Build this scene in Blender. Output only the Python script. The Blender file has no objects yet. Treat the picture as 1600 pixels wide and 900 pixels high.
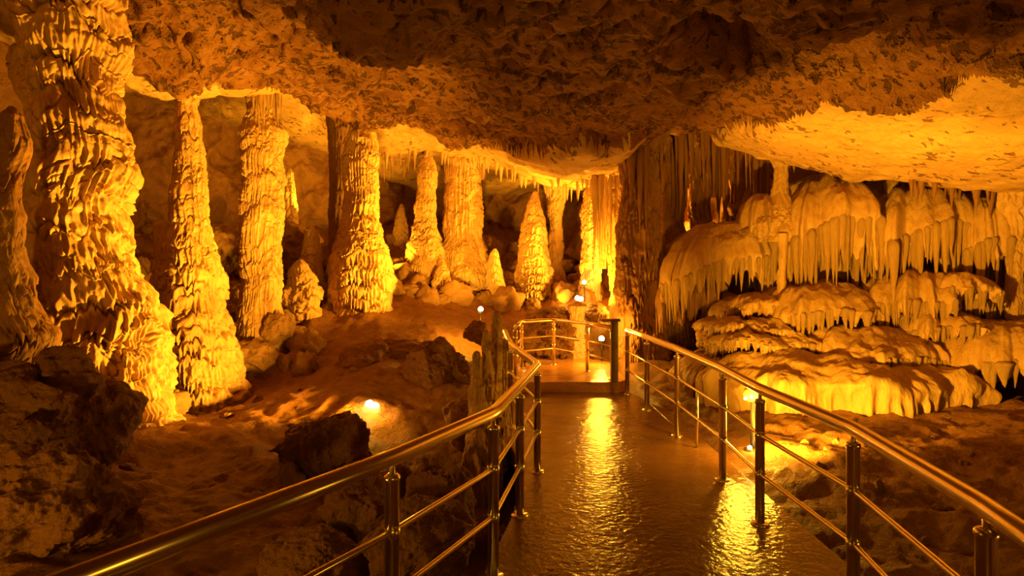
import bpy, math, random
import numpy as np
from mathutils import Vector, Matrix

SC = bpy.context.scene
COL = SC.collection
random.seed(7)
F = 900.0; EYE = 1.7; HOR = 431.0

def W(px, py, d):
    """a point of the cave: seen at (px, py), d metres ahead of the camera"""
    return ((px - 800) * d / F, d, EYE - (py - HOR) * d / F)

# ------------------------------------------------------------------ camera
cam = bpy.data.cameras.new('camera')
cam.lens = 36 * F / 1600; cam.sensor_width = 36
cam.shift_y = -(450 - HOR) / 1600
cam.clip_start = 0.05; cam.clip_end = 200
camo = bpy.data.objects.new('camera', cam); COL.objects.link(camo)
camo.location = (0, 0, EYE); camo.rotation_euler = (math.pi / 2, 0, 0)
SC.camera = camo
# ------------------------------------------------------------------ exposure, world
SC.view_settings.view_transform = 'Standard'; SC.view_settings.look = 'None'
SC.view_settings.exposure = 0.0; SC.view_settings.gamma = 1.0
SC.view_settings.use_curve_mapping = False
wd = bpy.data.worlds.new('cave_dark'); SC.world = wd; wd.use_nodes = True
wd.node_tree.nodes['Background'].inputs[0].default_value = (0.9, 0.35, 0.06, 1)
wd.node_tree.nodes['Background'].inputs[1].default_value = 0.0
try:
    SC.cycles.use_denoising = True
    SC.cycles.max_bounces = 6; SC.cycles.diffuse_bounces = 2
    SC.cycles.sample_clamp_indirect = 4.0
except Exception: pass
# ------------------------------------------------------------------ lamps' light and added fill
AMBER = (1.0, 0.475, 0.024)
def point(loc, watts, r=0.06, col=AMBER):
    l = bpy.data.lights.new('lamp_or_fill_light', 'POINT'); l.energy = watts; l.shadow_soft_size = r; l.color = col
    o = bpy.data.objects.new('lamp_or_fill_light', l); COL.objects.link(o); o.location = loc; return o
def spot(loc, to, watts, ang=100, blend=0.6, r=0.08, col=AMBER):
    l = bpy.data.lights.new('lamp_or_fill_beam', 'SPOT'); l.energy = watts; l.shadow_soft_size = r; l.color = col
    l.spot_size = math.radians(ang); l.spot_blend = blend
    o = bpy.data.objects.new('lamp_or_fill_beam', l); COL.objects.link(o); o.location = loc
    o.rotation_euler = (Vector(to) - Vector(loc)).to_track_quat('-Z', 'Y').to_euler(); return o

K = 1.55
LAMPS_AND_FILL = [
 # floodlight on the clay floor between the boulders: aimed at the left columns
 ('s', W(583, 630, 6.55), W(215, 370, 7.2), 780, 100),
 ('s', W(583, 630, 6.55), W(330, 30, 7.2), 700, 95),
 ('p', W(583, 630, 6.5), 12),
 # floodlight by the clay bank in the middle
 ('s', W(748, 478, 10.05), W(480, 320, 10.5), 700, 90),
 ('s', W(748, 478, 10.05), W(700, 260, 13.5), 520, 100),
 ('p', W(740, 500, 9.85), 45),
 # lamps behind the mound
 ('s', W(905, 470, 12.0), W(780, 330, 13.8), 330, 110),
 ('s', W(1000, 450, 12.1), W(955, 330, 11.8), 1300, 150),
 ('s', W(925, 500, 11.0), W(968, 350, 11.8), 420, 70),
 ('p', W(905, 462, 11.9), 22),
 ('p', W(962, 478, 11.7), 40),
 # lamps hidden behind the columns, washing the alcoves
 ('s', W(210, 430, 9.6), W(220, 190, 13.5), 170, 120),
 ('s', W(495, 335, 13.0), W(470, 220, 14.0), 170, 130),
 ('s', W(612, 420, 13.0), W(640, 230, 14.5), 120, 120),
 # lamp on the landing
 ('p', W(938, 524, 9.9), 60),
 # globe lamp and ground lamp on the right bank, and one behind the end of the terraces
 ('s', W(1205, 702, 4.9), W(1400, 370, 8.6), 860, 88),
 ('s', W(1180, 640, 5.4), W(1430, 210, 6.4), 420, 80),
 ('p', (2.40, 5.45, 0.14), 14),
 ('p', (2.13, 5.42, 0.46), 26),
 # unseen fill lights, added near the camera to brighten rails and foreground rocks
 ('s', (-3.4, 0.8, 0.3), (-3.0, 6, 1.0), 110, 130),
 ('p', (-2.5, 1.6, 0.55), 15, .12),
 ('p', (3.2, 1.6, 0.45), 14, .12),
 ('p', (0.9, -1.2, 1.9), 24),
]
for L in LAMPS_AND_FILL:
    if L[0] == 's': spot(L[1], L[2], L[3] * K, L[4])
    else: point(L[1], L[2] * K, *L[3:])

# ------------------------------------------------------------------ noise
G3 = np.array([(1,1,0),(-1,1,0),(1,-1,0),(-1,-1,0),(1,0,1),(-1,0,1),(1,0,-1),(-1,0,-1),
               (0,1,1),(0,-1,1),(0,1,-1),(0,-1,-1),(1,1,0),(-1,1,0),(0,-1,1),(0,-1,-1)], np.float32)
def perlin(x, y, z, seed=0):
    x, y, z = np.broadcast_arrays(x, y, z)
    xf = np.floor(x); yf = np.floor(y); zf = np.floor(z)
    xi = xf.astype(np.int64); yi = yf.astype(np.int64); zi = zf.astype(np.int64)
    x = (x - xf).astype(np.float32); y = (y - yf).astype(np.float32); z = (z - zf).astype(np.float32)
    u = x*x*x*(x*(x*6-15)+10); v = y*y*y*(y*(y*6-15)+10); w = z*z*z*(z*(z*6-15)+10)
    def g(a, b, c):
        h = ((xi+a)*73856093) ^ ((yi+b)*19349663) ^ ((zi+c)*83492791) ^ (seed*2654435761 & 0xffffffff)
        h = (h ^ (h >> 13)) * 1274126177 & 0xffffffff
        h = ((h ^ (h >> 16)) & 15)
        gg = G3[h]
        return gg[..., 0]*(x-a) + gg[..., 1]*(y-b) + gg[..., 2]*(z-c)
    x00 = g(0,0,0)*(1-u) + g(1,0,0)*u; x10 = g(0,1,0)*(1-u) + g(1,1,0)*u
    x01 = g(0,0,1)*(1-u) + g(1,0,1)*u; x11 = g(0,1,1)*(1-u) + g(1,1,1)*u
    return (x00*(1-v)+x10*v)*(1-w) + (x01*(1-v)+x11*v)*w
def fbm(x, y, z, octv=4, seed=0, gain=0.5):
    a = 1.0; s = 0; f = 1.0
    for i in range(octv):
        s = s + a*perlin(x*f, y*f, z*f, seed+i*17); a *= gain; f *= 2.03
    return s
def ridged(x, y, z, octv=4, seed=0, gain=0.5):
    a = 1.0; s = 0; f = 1.0
    for i in range(octv):
        s = s + a*(1-2*np.abs(perlin(x*f, y*f, z*f, seed+i*17))); a *= gain; f *= 2.03
    return s
def sstep(a, b, x):
    t = np.clip((x-a)/(b-a), 0, 1); return t*t*(3-2*t)
def rbf(pts):
    P = np.array(pts, float); n = len(P)
    def k(r2): return 0.5*r2*np.log(r2+1e-9)
    D = ((P[:, None, :2]-P[None, :, :2])**2).sum(-1)
    A = np.zeros((n+3, n+3)); A[:n, :n] = k(D) + np.eye(n)*0.15
    A[:n, n] = 1; A[:n, n+1:] = P[:, :2]; A[n, :n] = 1; A[n+1:, :n] = P[:, :2].T
    c = np.linalg.solve(A, np.concatenate([P[:, 2], [0, 0, 0]]))
    def f(x, y):
        x = np.asarray(x, float); y = np.asarray(y, float); s = c[n] + c[n+1]*x + c[n+2]*y
        for i in range(n): s = s + c[i]*k((x-P[i, 0])**2 + (y-P[i, 1])**2)
        return s
    return f

# ------------------------------------------------------------------ mesh makers
def make_mesh(name, V, Q, mat, parent=None, smooth=True):
    V = np.asarray(V, np.float32); Q = np.asarray(Q, np.int32)
    me = bpy.data.meshes.new(name)
    me.vertices.add(len(V)); me.vertices.foreach_set('co', V.ravel())
    nv = Q.shape[1]
    me.loops.add(Q.size); me.loops.foreach_set('vertex_index', Q.ravel())
    me.polygons.add(len(Q)); me.polygons.foreach_set('loop_start', np.arange(0, Q.size, nv, dtype=np.int32))
    me.update(calc_edges=True); me.validate()
    me.polygons.foreach_set('use_smooth', np.ones(len(me.polygons), bool) if smooth else np.zeros(len(me.polygons), bool))
    me.materials.append(mat)
    o = bpy.data.objects.new(name, me); COL.objects.link(o)
    if parent: o.parent = parent
    return o
def grid_quads(n, m, wrap=False, flip=False):
    i = np.arange(n-1)[:, None]; j = np.arange(m if wrap else m-1)[None, :]
    a = i*m+j; b = i*m+(j+1) % m; c = (i+1)*m+(j+1) % m; d = (i+1)*m+j
    q = np.stack([a, b, c, d], -1).reshape(-1, 4)
    return q[:, ::-1] if flip else q
def grid_obj(name, P, mat, parent=None, wrap=False, flip=False):
    n, m, _ = P.shape
    return make_mesh(name, P.reshape(-1, 3), grid_quads(n, m, wrap, flip), mat, parent)
def tag(o, label=None, cat=None, group=None, kind=None):
    if label: o['label'] = label
    if cat: o['category'] = cat
    if group: o['group'] = group
    if kind: o['kind'] = kind
    return o
def empty(name, loc=(0, 0, 0)):
    o = bpy.data.objects.new(name, None); COL.objects.link(o); o.location = loc; o.empty_display_size = .1
    return o

# ------------------------------------------------------------------ materials
def rock_mat(name, ca, cb, cc, scale=1.0, bump=0.5, rough=0.75, pits=0.0, streak=(1, 1, 1), dist=0.03, pitcol=(.10, .035, .012)):
    ca, cb, cc = [tuple(.88*v**1.28 for v in c) for c in (ca, cb, cc)]
    m = bpy.data.materials.new(name); m.use_nodes = True; nt = m.node_tree; N = nt.nodes; L = nt.links
    b = N['Principled BSDF']; b.inputs['Roughness'].default_value = rough
    try: b.inputs['Specular IOR Level'].default_value = 0.35
    except Exception: pass
    tc = N.new('ShaderNodeTexCoord'); mp = N.new('ShaderNodeMapping'); mp.inputs['Scale'].default_value = streak
    L.new(tc.outputs['Object'], mp.inputs['Vector'])
    def noise(s, det=6, r=.6, src=mp):
        n = N.new('ShaderNodeTexNoise'); n.inputs['Scale'].default_value = s*scale; n.inputs['Detail'].default_value = det
        n.inputs['Roughness'].default_value = r; L.new(src.outputs[0], n.inputs['Vector']); return n
    n1 = noise(1.3, 5); n2 = noise(9, 8, .65); n3 = noise(38, 6, .6)
    r1 = N.new('ShaderNodeValToRGB'); r1.color_ramp.elements[0].position = .32; r1.color_ramp.elements[1].position = .68
    r1.color_ramp.elements[0].color = (*ca, 1); r1.color_ramp.elements[1].color = (*cb, 1); L.new(n1.outputs['Fac'], r1.inputs[0])
    r2 = N.new('ShaderNodeValToRGB'); r2.color_ramp.elements[0].position = .42; r2.color_ramp.elements[1].position = .85
    L.new(n2.outputs['Fac'], r2.inputs[0])
    mx = N.new('ShaderNodeMix'); mx.data_type = 'RGBA'; L.new(r2.outputs[0], mx.inputs['Factor'])
    L.new(r1.outputs[0], mx.inputs['A']); mx.inputs['B'].default_value = (*cc, 1)
    col = mx.outputs['Result']
    h = N.new('ShaderNodeMath'); h.operation = 'MULTIPLY_ADD'; L.new(n3.outputs['Fac'], h.inputs[0]); h.inputs[1].default_value = .35; L.new(n2.outputs['Fac'], h.inputs[2])
    hh = h.outputs[0]
    if pits > 0:
        n4 = noise(11, 4, .55); n5 = noise(2.2, 3, .5)
        ad = N.new('ShaderNodeMath'); ad.operation = 'MULTIPLY_ADD'; L.new(n5.outputs['Fac'], ad.inputs[0]); ad.inputs[1].default_value = .55; L.new(n4.outputs['Fac'], ad.inputs[2])
        rp = N.new('ShaderNodeValToRGB'); rp.color_ramp.elements[0].position = .93-.08*pits; rp.color_ramp.elements[1].position = .97-.06*pits
        L.new(ad.outputs[0], rp.inputs[0])
        m2 = N.new('ShaderNodeMix'); m2.data_type = 'RGBA'; m2.inputs['B'].default_value = (*pitcol, 1)
        # pits take a darker colour and sink in the bump
        inv = N.new('ShaderNodeMath'); inv.operation = 'MULTIPLY'; inv.inputs[1].default_value = .8; L.new(rp.outputs[0], inv.inputs[0])
        L.new(inv.outputs[0], m2.inputs['Factor']); L.new(col, m2.inputs['A']); col = m2.outputs['Result']
        sb = N.new('ShaderNodeMath'); sb.operation = 'MULTIPLY_ADD'; sb.inputs[1].default_value = -.9; L.new(rp.outputs[0], sb.inputs[0]); L.new(hh, sb.inputs[2]); hh = sb.outputs[0]
    L.new(col, b.inputs['Base Color'])
    bp = N.new('ShaderNodeBump'); bp.inputs['Strength'].default_value = bump; bp.inputs['Distance'].default_value = dist
    L.new(hh, bp.inputs['Height']); L.new(bp.outputs[0], b.inputs['Normal'])
    return m
M = {}
M['flow'] = rock_mat('flowstone', (.66, .42, .20), (.80, .57, .31), (.58, .34, .15), 1.3, .7, .55, 0, (1, 1, .5), .02)
M['flow2'] = rock_mat('flowstone_tan', (.60, .39, .16), (.72, .50, .24), (.52, .30, .11), 1.4, .8, .5, 0, (1, 1, .45), .03)
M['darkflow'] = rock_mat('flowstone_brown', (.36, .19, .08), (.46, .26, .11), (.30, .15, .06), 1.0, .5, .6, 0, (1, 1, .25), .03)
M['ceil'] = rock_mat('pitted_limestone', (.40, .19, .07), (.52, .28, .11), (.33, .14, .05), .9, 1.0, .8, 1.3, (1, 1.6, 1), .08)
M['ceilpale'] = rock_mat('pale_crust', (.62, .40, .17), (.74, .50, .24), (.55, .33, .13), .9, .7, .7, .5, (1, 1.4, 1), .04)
M['wall'] = rock_mat('cave_wall_rock', (.46, .25, .11), (.56, .33, .15), (.38, .19, .08), .8, 1.0, .8, 0, (1, 1, 1), .07)
M['floor'] = rock_mat('cave_clay', (.36, .18, .07), (.46, .25, .10), (.31, .15, .06), 1.3, 1.0, .5, 0, (1, 1, 1), .05)
M['boulder'] = rock_mat('boulder_rock', (.34, .17, .07), (.44, .24, .11), (.29, .13, .05), 1.6, 1.0, .6, 0, (1, 1, 1), .05)
M['rubble'] = rock_mat('rubble_rock', (.46, .27, .12), (.58, .36, .17), (.38, .20, .08), 2.0, .8, .7, 0, (1, 1, 1), .03)

def plain(name, col, rough=.4, metal=0.0, emit=None, es=0):
    m = bpy.data.materials.new(name); m.use_nodes = True; b = m.node_tree.nodes['Principled BSDF']
    b.inputs['Base Color'].default_value = (*col, 1); b.inputs['Roughness'].default_value = rough; b.inputs['Metallic'].default_value = metal
    if emit: b.inputs['Emission Color'].default_value = (*emit, 1); b.inputs['Emission Strength'].default_value = es
    n = m.node_tree.nodes.new('ShaderNodeTexNoise'); n.inputs['Scale'].default_value = 60
    rr = m.node_tree.nodes.new('ShaderNodeMapRange'); rr.inputs['To Min'].default_value = max(0, rough-.04); rr.inputs['To Max'].default_value = rough+.06
    m.node_tree.links.new(n.outputs['Fac'], rr.inputs['Value']); m.node_tree.links.new(rr.outputs[0], b.inputs['Roughness'])
    return m
M['steel'] = plain('polished_steel', (.90, .80, .64), .23, 1.0)
M['black'] = plain('black_painted_metal', (.03, .025, .02), .45, .3)
M['bronze'] = plain('brown_painted_steel', (.16, .09, .04), .38, .4)
M['bulb'] = plain('lit_bulb', (1, .8, .4), .3, 0, (1.0, .62, .16), 60)
M['globe'] = plain('smoked_globe', (.40, .26, .12), .10, .3)

def wet_concrete(k=1.0):
    m = bpy.data.materials.new('wet_concrete'); m.use_nodes = True; nt = m.node_tree; N = nt.nodes; L = nt.links
    b = N['Principled BSDF']
    tc = N.new('ShaderNodeTexCoord')
    n1 = N.new('ShaderNodeTexNoise'); n1.inputs['Scale'].default_value = 1.6; n1.inputs['Detail'].default_value = 6
    n2 = N.new('ShaderNodeTexNoise'); n2.inputs['Scale'].default_value = 22; n2.inputs['Detail'].default_value = 5
    n3 = N.new('ShaderNodeTexNoise'); n3.inputs['Scale'].default_value = 5; n3.inputs['Detail'].default_value = 3
    for n in (n1, n2, n3): L.new(tc.outputs['Object'], n.inputs['Vector'])
    r = N.new('ShaderNodeValToRGB'); r.color_ramp.elements[0].position = .35; r.color_ramp.elements[1].position = .7
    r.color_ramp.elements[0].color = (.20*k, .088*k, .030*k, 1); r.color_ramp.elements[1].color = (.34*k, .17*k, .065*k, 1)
    L.new(n1.outputs['Fac'], r.inputs[0]); L.new(r.outputs[0], b.inputs['Base Color'])
    rr = N.new('ShaderNodeMapRange'); rr.inputs['From Min'].default_value = .35; rr.inputs['From Max'].default_value = .65
    rr.inputs['To Min'].default_value = .09; rr.inputs['To Max'].default_value = .24
    L.new(n1.outputs['Fac'], rr.inputs['Value']); L.new(rr.outputs[0], b.inputs['Roughness'])
    ad = N.new('ShaderNodeMath'); ad.operation = 'MULTIPLY_ADD'; ad.inputs[1].default_value = 1.0; L.new(n3.outputs['Fac'], ad.inputs[0]); L.new(n2.outputs['Fac'], ad.inputs[2])
    bp = N.new('ShaderNodeBump'); bp.inputs['Strength'].default_value = .6; bp.inputs['Distance'].default_value = .014
    L.new(ad.outputs[0], bp.inputs['Height']); L.new(bp.outputs[0], b.inputs['Normal'])
    return m
M['wet'] = wet_concrete(.85); M['step'] = wet_concrete(2.0)  # landing concrete coloured paler, standing in for light falling on its front

# ------------------------------------------------------------------ ceiling
ceil_pts = [W(*p) for p in [
 (800,0,4.2),(0,-130,4.2),(60,-70,5.6),(300,-5,5.2),(150,95,7),(280,140,8),(420,137,9.3),(560,167,11),(700,217,12.5),(885,262,9.6),(960,262,10.5),
 (1090,213,9.5),(1200,238,9),(1300,258,8.5),(1450,270,8),(1600,282,7.5),(1400,190,6.3),(1550,130,5),(1200,180,7),(1600,60,4.2),
 (1300,0,3.8),(1100,100,6),(800,140,7),(600,100,8),(450,50,6.5),(760,200,9.5),(850,285,12.6),(700,262,14.5),(480,215,12.8),(500,275,15),(610,290,15.8)]] + [
 (-8,4,5.0),(-6.5,6,5.0),(7,3,3.3),(0,-2,3.2),(-4,-2,3.4),(4,-2,3.2),(-6.5,12,5.2),(-2,17,4.2),(1,15,4.1),(3.5,12,3.8),(6,10.5,3.5),(9,8,3.2),
 (-9,9,5.0),(-5,17,4.6),(2,17,4.0)]
ceil_rbf = rbf(ceil_pts)
LX = [-9,-5.05,-4.6,-3.9,-2.9,-1.4,0.9,2,3.06,4.7,6.7,9]
LY = [6.6,7.2,8.1,9.4,11.1,12.6,9.9,9.9,9.6,8.6,7.6,7]
LH = [.9,.9,.9,.5,.12,.12,.15,.15,.7,.7,.7,.6]
def ceil_base(x, y):
    z = ceil_rbf(x, y)
    yl = np.interp(x, LX, LY); h = np.interp(x, LX, LH)
    z = z + h*sstep(0.0, .5, y-yl)
    # hollow under the roof at right
    u = x-2.45; v = y-4.75-.12*(x-2.45)
    z = z + 1.9*np.exp(-(u/.8)**4)*sstep(-.10, .05, v+.25*u*u)*(1-sstep(.40, .95, v+.25*u*u))
    return z
def ceil_z(x, y):
    x = np.asarray(x, np.float32); y = np.asarray(y, np.float32)
    wx = x + .35*fbm(x*.6, y*.6, 0*x, 3, 5); wy = y + .35*fbm(x*.6, y*.6, 0*x+4, 3, 6)
    c, s = .82, .57
    a = wx*c+wy*s; b = -wx*s+wy*c
    pale = ceil_pale(x, y)
    rough = 1-.80*pale
    z = ceil_base(x, y)
    # bedding: broken ledges that step through the roof
    h = fbm(a*.42, b*.22, 0*a+1.5, 3, 23)*7
    hf = np.floor(h); st = hf+sstep(.62, .98, h-hf)
    z = z - rough*.10*st*.8 - .07*ridged(a*.8, b*.5, 0*a, 3, 21)
    z = z - rough*(.055*ridged(a*2.2, b*1.2, 0*a+3, 4, 31) +   .06*fbm(a*6, b*3.0, 0*a, 3, 41))
    t = fbm(a*6.5, b*3.5, 0*a, 2, 51)
    z = z + rough*.08*sstep(.25, .40, t) + .02*fbm(a*4, b*2.5, 0*a, 3, 61) - .04*pale
    return z
SX = [3.06,3.25,3.5,3.9,4.4,5.2,7]; SY = [9.5,7.3,5.8,4.9,4.4,3.9,3.0]
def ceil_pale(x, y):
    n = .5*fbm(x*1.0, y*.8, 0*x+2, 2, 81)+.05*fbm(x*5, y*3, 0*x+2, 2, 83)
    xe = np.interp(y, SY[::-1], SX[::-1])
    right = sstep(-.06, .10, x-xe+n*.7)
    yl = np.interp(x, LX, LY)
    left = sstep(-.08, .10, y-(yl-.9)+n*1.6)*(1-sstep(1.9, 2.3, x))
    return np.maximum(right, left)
def build_ceiling():
    ys = np.concatenate([np.linspace(-4, .9, 14), np.exp(np.linspace(math.log(1.0), math.log(19), 560))]).astype(np.float32)
    ts = np.linspace(-1, 1, 900, dtype=np.float32)
    hw = np.maximum(1.35*ys+3.0, 6.0)
    X = ts[None, :]*hw[:, None]; Y = np.repeat(ys[:, None], len(ts), 1)
    X = X+0*Y
    Z = ceil_z(X, Y)
    dx = .10*fbm(X*1.7, Y*1.7, Z*1.7, 3, 71); dy = .12*fbm(X*1.7, Y*1.7, Z*1.7+9, 3, 72)
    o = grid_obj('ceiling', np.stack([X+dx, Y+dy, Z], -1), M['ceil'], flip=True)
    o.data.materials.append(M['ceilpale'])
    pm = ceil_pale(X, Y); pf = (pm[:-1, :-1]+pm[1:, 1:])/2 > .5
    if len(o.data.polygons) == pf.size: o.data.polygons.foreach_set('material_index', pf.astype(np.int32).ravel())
    tag(o, kind='structure', label='low pitted limestone roof of the cave')
build_ceiling()

# ------------------------------------------------------------------ floor
floor_pts = [W(*p) for p in [
 (305,640,8),(100,660,6),(20,800,4.2),(400,900,3.4),(580,668,6.5),(480,560,9.3),(600,475,11.7),(690,528,10),(720,600,7.8),(700,450,13.5),
 (830,478,13.3),(900,475,12.5),(300,480,11),(250,350,15),(400,400,14.5),(560,350,16.5),(700,350,17),(870,400,16.5),(1400,700,5.5),(1250,650,7)]] + [
 (-.75,4.5,-.5),(-.6,6,-.4),(-.9,3.2,-.45),(-.4,8.6,.1),(3,3,-.12),(3,1.5,-.12),(2.5,8.6,0),(1.5,9.7,0),(2.5,12,.8),(6,9,.3),(5,5,.0),(7,3,.1),
 (.8,4,-.4),(.8,7,-.35),(.8,2,-.4),(.8,10,-.1),(0,-2,-.4),(-4,-2,0),(4,-2,-.1),(-7,8,.6),(-9,12,1.8),(1.7,6,-.14),(2.3,4,-.12)]
floor_rbf = rbf(floor_pts)
def floor_z(x, y, fine=True):
    x = np.asarray(x, np.float32); y = np.asarray(y, np.float32)
    z = floor_rbf(x, y)
    z = z + .10*fbm(x*.9, y*.9, 0*x, 3, 11)
    rub = sstep(11.5, 13.5, y)*(1-sstep(.5, 2, x))
    z = z + (.06+.35*rub)*(ridged(x*1.1, y*1.1, 0*x, 3, 12)-.9)*.6
    if fine: z = z + .034*ridged(x*2.6, y*3.2, 0*x, 4, 13)+.010*fbm(x*13, y*13, 0*x, 2, 14)+.03*sstep(.1, .4, fbm(x*2, y*2, 0*x+3, 3, 15))
    under = sstep(-1.6, -1.1, x)*(1-sstep(1.9, 2.05, x))*(1-sstep(8.3, 9, y))
    inside = sstep(-.4, -.1, x)*(1-sstep(1.8, 2.0, x))*(1-sstep(11, 11.6, y))
    return np.minimum(z, z*(1-inside)+inside*np.minimum(z, -.18))
def build_floor():
    ys = np.concatenate([np.linspace(-4, .9, 14), np.exp(np.linspace(math.log(1.0), math.log(19), 420))]).astype(np.float32)
    ts = np.linspace(-1, 1, 700, dtype=np.float32)
    hw = np.maximum(1.2*ys+3.0, 6.0)
    X = ts[None, :]*hw[:, None]; Y = np.repeat(ys[:, None], len(ts), 1); X = X+0*Y
    Z = floor_z(X, Y)
    tag(grid_obj('floor', np.stack([X, Y, Z], -1), M['floor']), kind='structure', label='trodden brown clay floor of the cave')
build_floor()

# ------------------------------------------------------------------ walls: rough rock sheets round the chamber
def build_wall(name, path, label, mat, seed, nu=260, nv=220, z0=-1.2, z1=6.8, amp=.45):
    P = np.array(path, float); seg = np.r_[0, np.cumsum(np.hypot(*np.diff(P, axis=0).T))]
    s = np.linspace(0, seg[-1], nu); x = np.interp(s, seg, P[:, 0]); y = np.interp(s, seg, P[:, 1])
    for _ in range(8):
        x[1:-1] = (x[:-2]+x[2:]+2*x[1:-1])/4; y[1:-1] = (y[:-2]+y[2:]+2*y[1:-1])/4
    tx = np.gradient(x); ty = np.gradient(y); l = np.hypot(tx, ty); nx, ny = ty/l, -tx/l
    z = np.linspace(z0, z1, nv)
    X = x[None, :]+0*z[:, None]; Y = y[None, :]+0*z[:, None]; Z = z[:, None]+0*x[None, :]
    d = amp*(ridged(X*.45, Y*.45, Z*.45, 4, seed)-.8) + .10*fbm(X*2.2, Y*2.2, Z*2.2, 4, seed+5)
    o = grid_obj(name, np.stack([X+nx*d, Y+ny*d, Z+.15*fbm(X, Y, Z, 2, seed+9)], -1), mat)
    return tag(o, kind='structure', label=label)
build_wall('wall_left', [(-4.6,-4),(-5.0,2),(-5.0,3.6),(-5.6,4.8),(-7.2,6),(-8.6,8.5),(-9.6,12.5),(-9.2,15)], 'dark rough left wall of the cave', M['wall'], 101, 420, 260)
build_wall('wall_back', [(-9.6,13.5),(-7.5,15.2),(-4.5,16.2),(-1,17.6),(2.2,16.6),(3.0,14.5)], 'rough rock wall at the far end', M['wall'], 111, 420, 220)
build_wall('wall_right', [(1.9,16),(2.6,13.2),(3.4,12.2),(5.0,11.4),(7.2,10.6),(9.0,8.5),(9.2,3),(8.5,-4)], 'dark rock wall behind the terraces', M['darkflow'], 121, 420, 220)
build_wall('wall_near', [(8.6,-3.8),(-4.8,-3.8)], 'rock wall behind the path entrance', M['wall'], 131, 60, 50)

# ------------------------------------------------------------------ dripstone columns
def dripstone(name, base, top, prof, mat, label, cat, seed, nth=360, nz=420, tier=(.18, .42), tamp=0.47, flute=.10, rough=.12,
              ell=1.0, lean=.05, group=None, parent=None, drip=.10, fl_freq=9, lumps=.0):
    rs = np.random.RandomState(seed)
    x0, y0, z0 = base; x1, y1, z1 = top
    H = z1-z0
    th = np.linspace(0, 2*math.pi, nth, endpoint=False); t = np.linspace(0, 1, nz)
    T = t[:, None]+0*th[None, :]; TH = th[None, :]+0*t[:, None]
    pt, pr = zip(*prof); R0 = np.interp(T, pt, pr)
    Rm = max(pr)
    Z = z0+H*T
    cx, sx = np.cos(TH), np.sin(TH)
    ox, oy = seed*3.7 % 50, seed*1.3 % 50
    # tiers: melted-wax rings whose lower rims run out into fingers
    edges = [z0-.8]
    while edges[-1] < z1+.8: edges.append(edges[-1]+rs.uniform(*tier))
    edges = np.array(edges)
    rr = np.maximum(R0, .07)
    nlow = fbm(cx*1.2+ox, sx*1.2+oy, Z*.35, 2, seed)
    ff = fl_freq*2.0
    rib = np.clip(1-2.6*np.abs(perlin(cx*rr*ff+ox, sx*rr*ff+oy, Z*.5, seed+3)), 0, 1)
    rib2 = np.clip(.5+1.3*perlin(cx*rr*ff*.30+ox, sx*rr*ff*.30+oy, Z*.7, seed+4), 0, 1)
    tl = (tier[0]+tier[1])/2
    R0 = R0*(1+.16*fbm(cx*.9+ox, sx*.9+oy, Z*1.1, 2, seed+50))
    def tiers(edges, off, dr, sd):
        Zw = Z + off + dr*(rib*.45+rib2*.8-.6)
        k = np.clip(np.searchsorted(edges, Zw)-1, 0, len(edges)-2)
        lo = edges[k]; hi = edges[k+1]; q = (hi-Zw)/(hi-lo)
        cap = np.sqrt(np.clip(1-(1-np.clip(q/.30, 0, 1))**2, 0, 1))
        sh = cap*(1-.25*q)*(1-sstep(.88, 1.0, q))
        am = rs.uniform(.2, 1.0, len(edges))[k]*np.clip(.85+1.7*perlin(cx*1.2+ox, sx*1.2+oy, k*3.1, sd), 0, 1.5)
        return q, sh, am
    q, shape, amp = tiers(edges, .55*tl*nlow, drip*tl*5.5, seed+6)
    e2 = np.sort(rs.uniform(z0-.8, z1+.8, int((z1-z0+1.6)/(tl*.38))))
    q2, shape2, amp2 = tiers(e2, .5*tl*fbm(cx*2+ox, sx*2+oy, Z*.8, 2, seed+30), drip*tl*1.8, seed+36)
    R = R0*(1+tamp*amp*(shape-.5)+.32*tamp*amp2*(shape2-.5))
    R = R + np.minimum(flute*rr, .05)*(rib-.45)*(.3+.8*q)*1.1
    R = R + rough*rr*(fbm(cx*rr*3.2+ox, sx*rr*3.2+oy, Z*3.2, 3, seed+9)*.9)
    R = R + .008*fbm(cx*rr*16+ox, sx*rr*16+oy, Z*12, 3, seed+19)
    if lumps: R = R + lumps*rr*np.maximum(0, ridged(cx*rr*3+ox, sx*rr*3+oy, Z*3, 2, seed+12)-.7)
    R = np.where(R0 < .004, R0, np.maximum(R, .3*R0))
    lx = lean*fbm(0*Z+seed, 0*Z, Z*1.1, 2, seed+10); ly = lean*fbm(0*Z+seed, 0*Z+7, Z*1.1, 2, seed+11)
    X = x0+(x1-x0)*T+lx+R*cx*ell; Y = y0+(y1-y0)*T+ly+R*sx
    return tag(grid_obj(name, np.stack([X, Y, Z], -1), mat, parent, wrap=True), label, cat, group)
def colpx(name, pb, pt_, prof_px, mat, label, cat, seed, up=.5, down=.35, **kw):
    """column between two seen points; prof: (py, half-width px)"""
    d = pb[2]
    xb, yb, zb = W(*pb); xt, yt, zt = W(*pt_)
    zb2 = zb-down; zt2 = zt+up
    ex = [((EYE-(py-HOR)*d/F - zb2)/(zt2-zb2), hw*d/F) for py, hw in prof_px]
    ex.sort()
    prof = [(0, ex[0][1])]+ex+([(1, ex[-1][1])] if up > 0 else [(1, .003)])
    prof = [(min(max(a, 0), 1), b) for a, b in prof]
    return dripstone(name, (xb, yb, zb2), (xt, yt, zt2), prof, mat, label, cat, seed, **kw)

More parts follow.
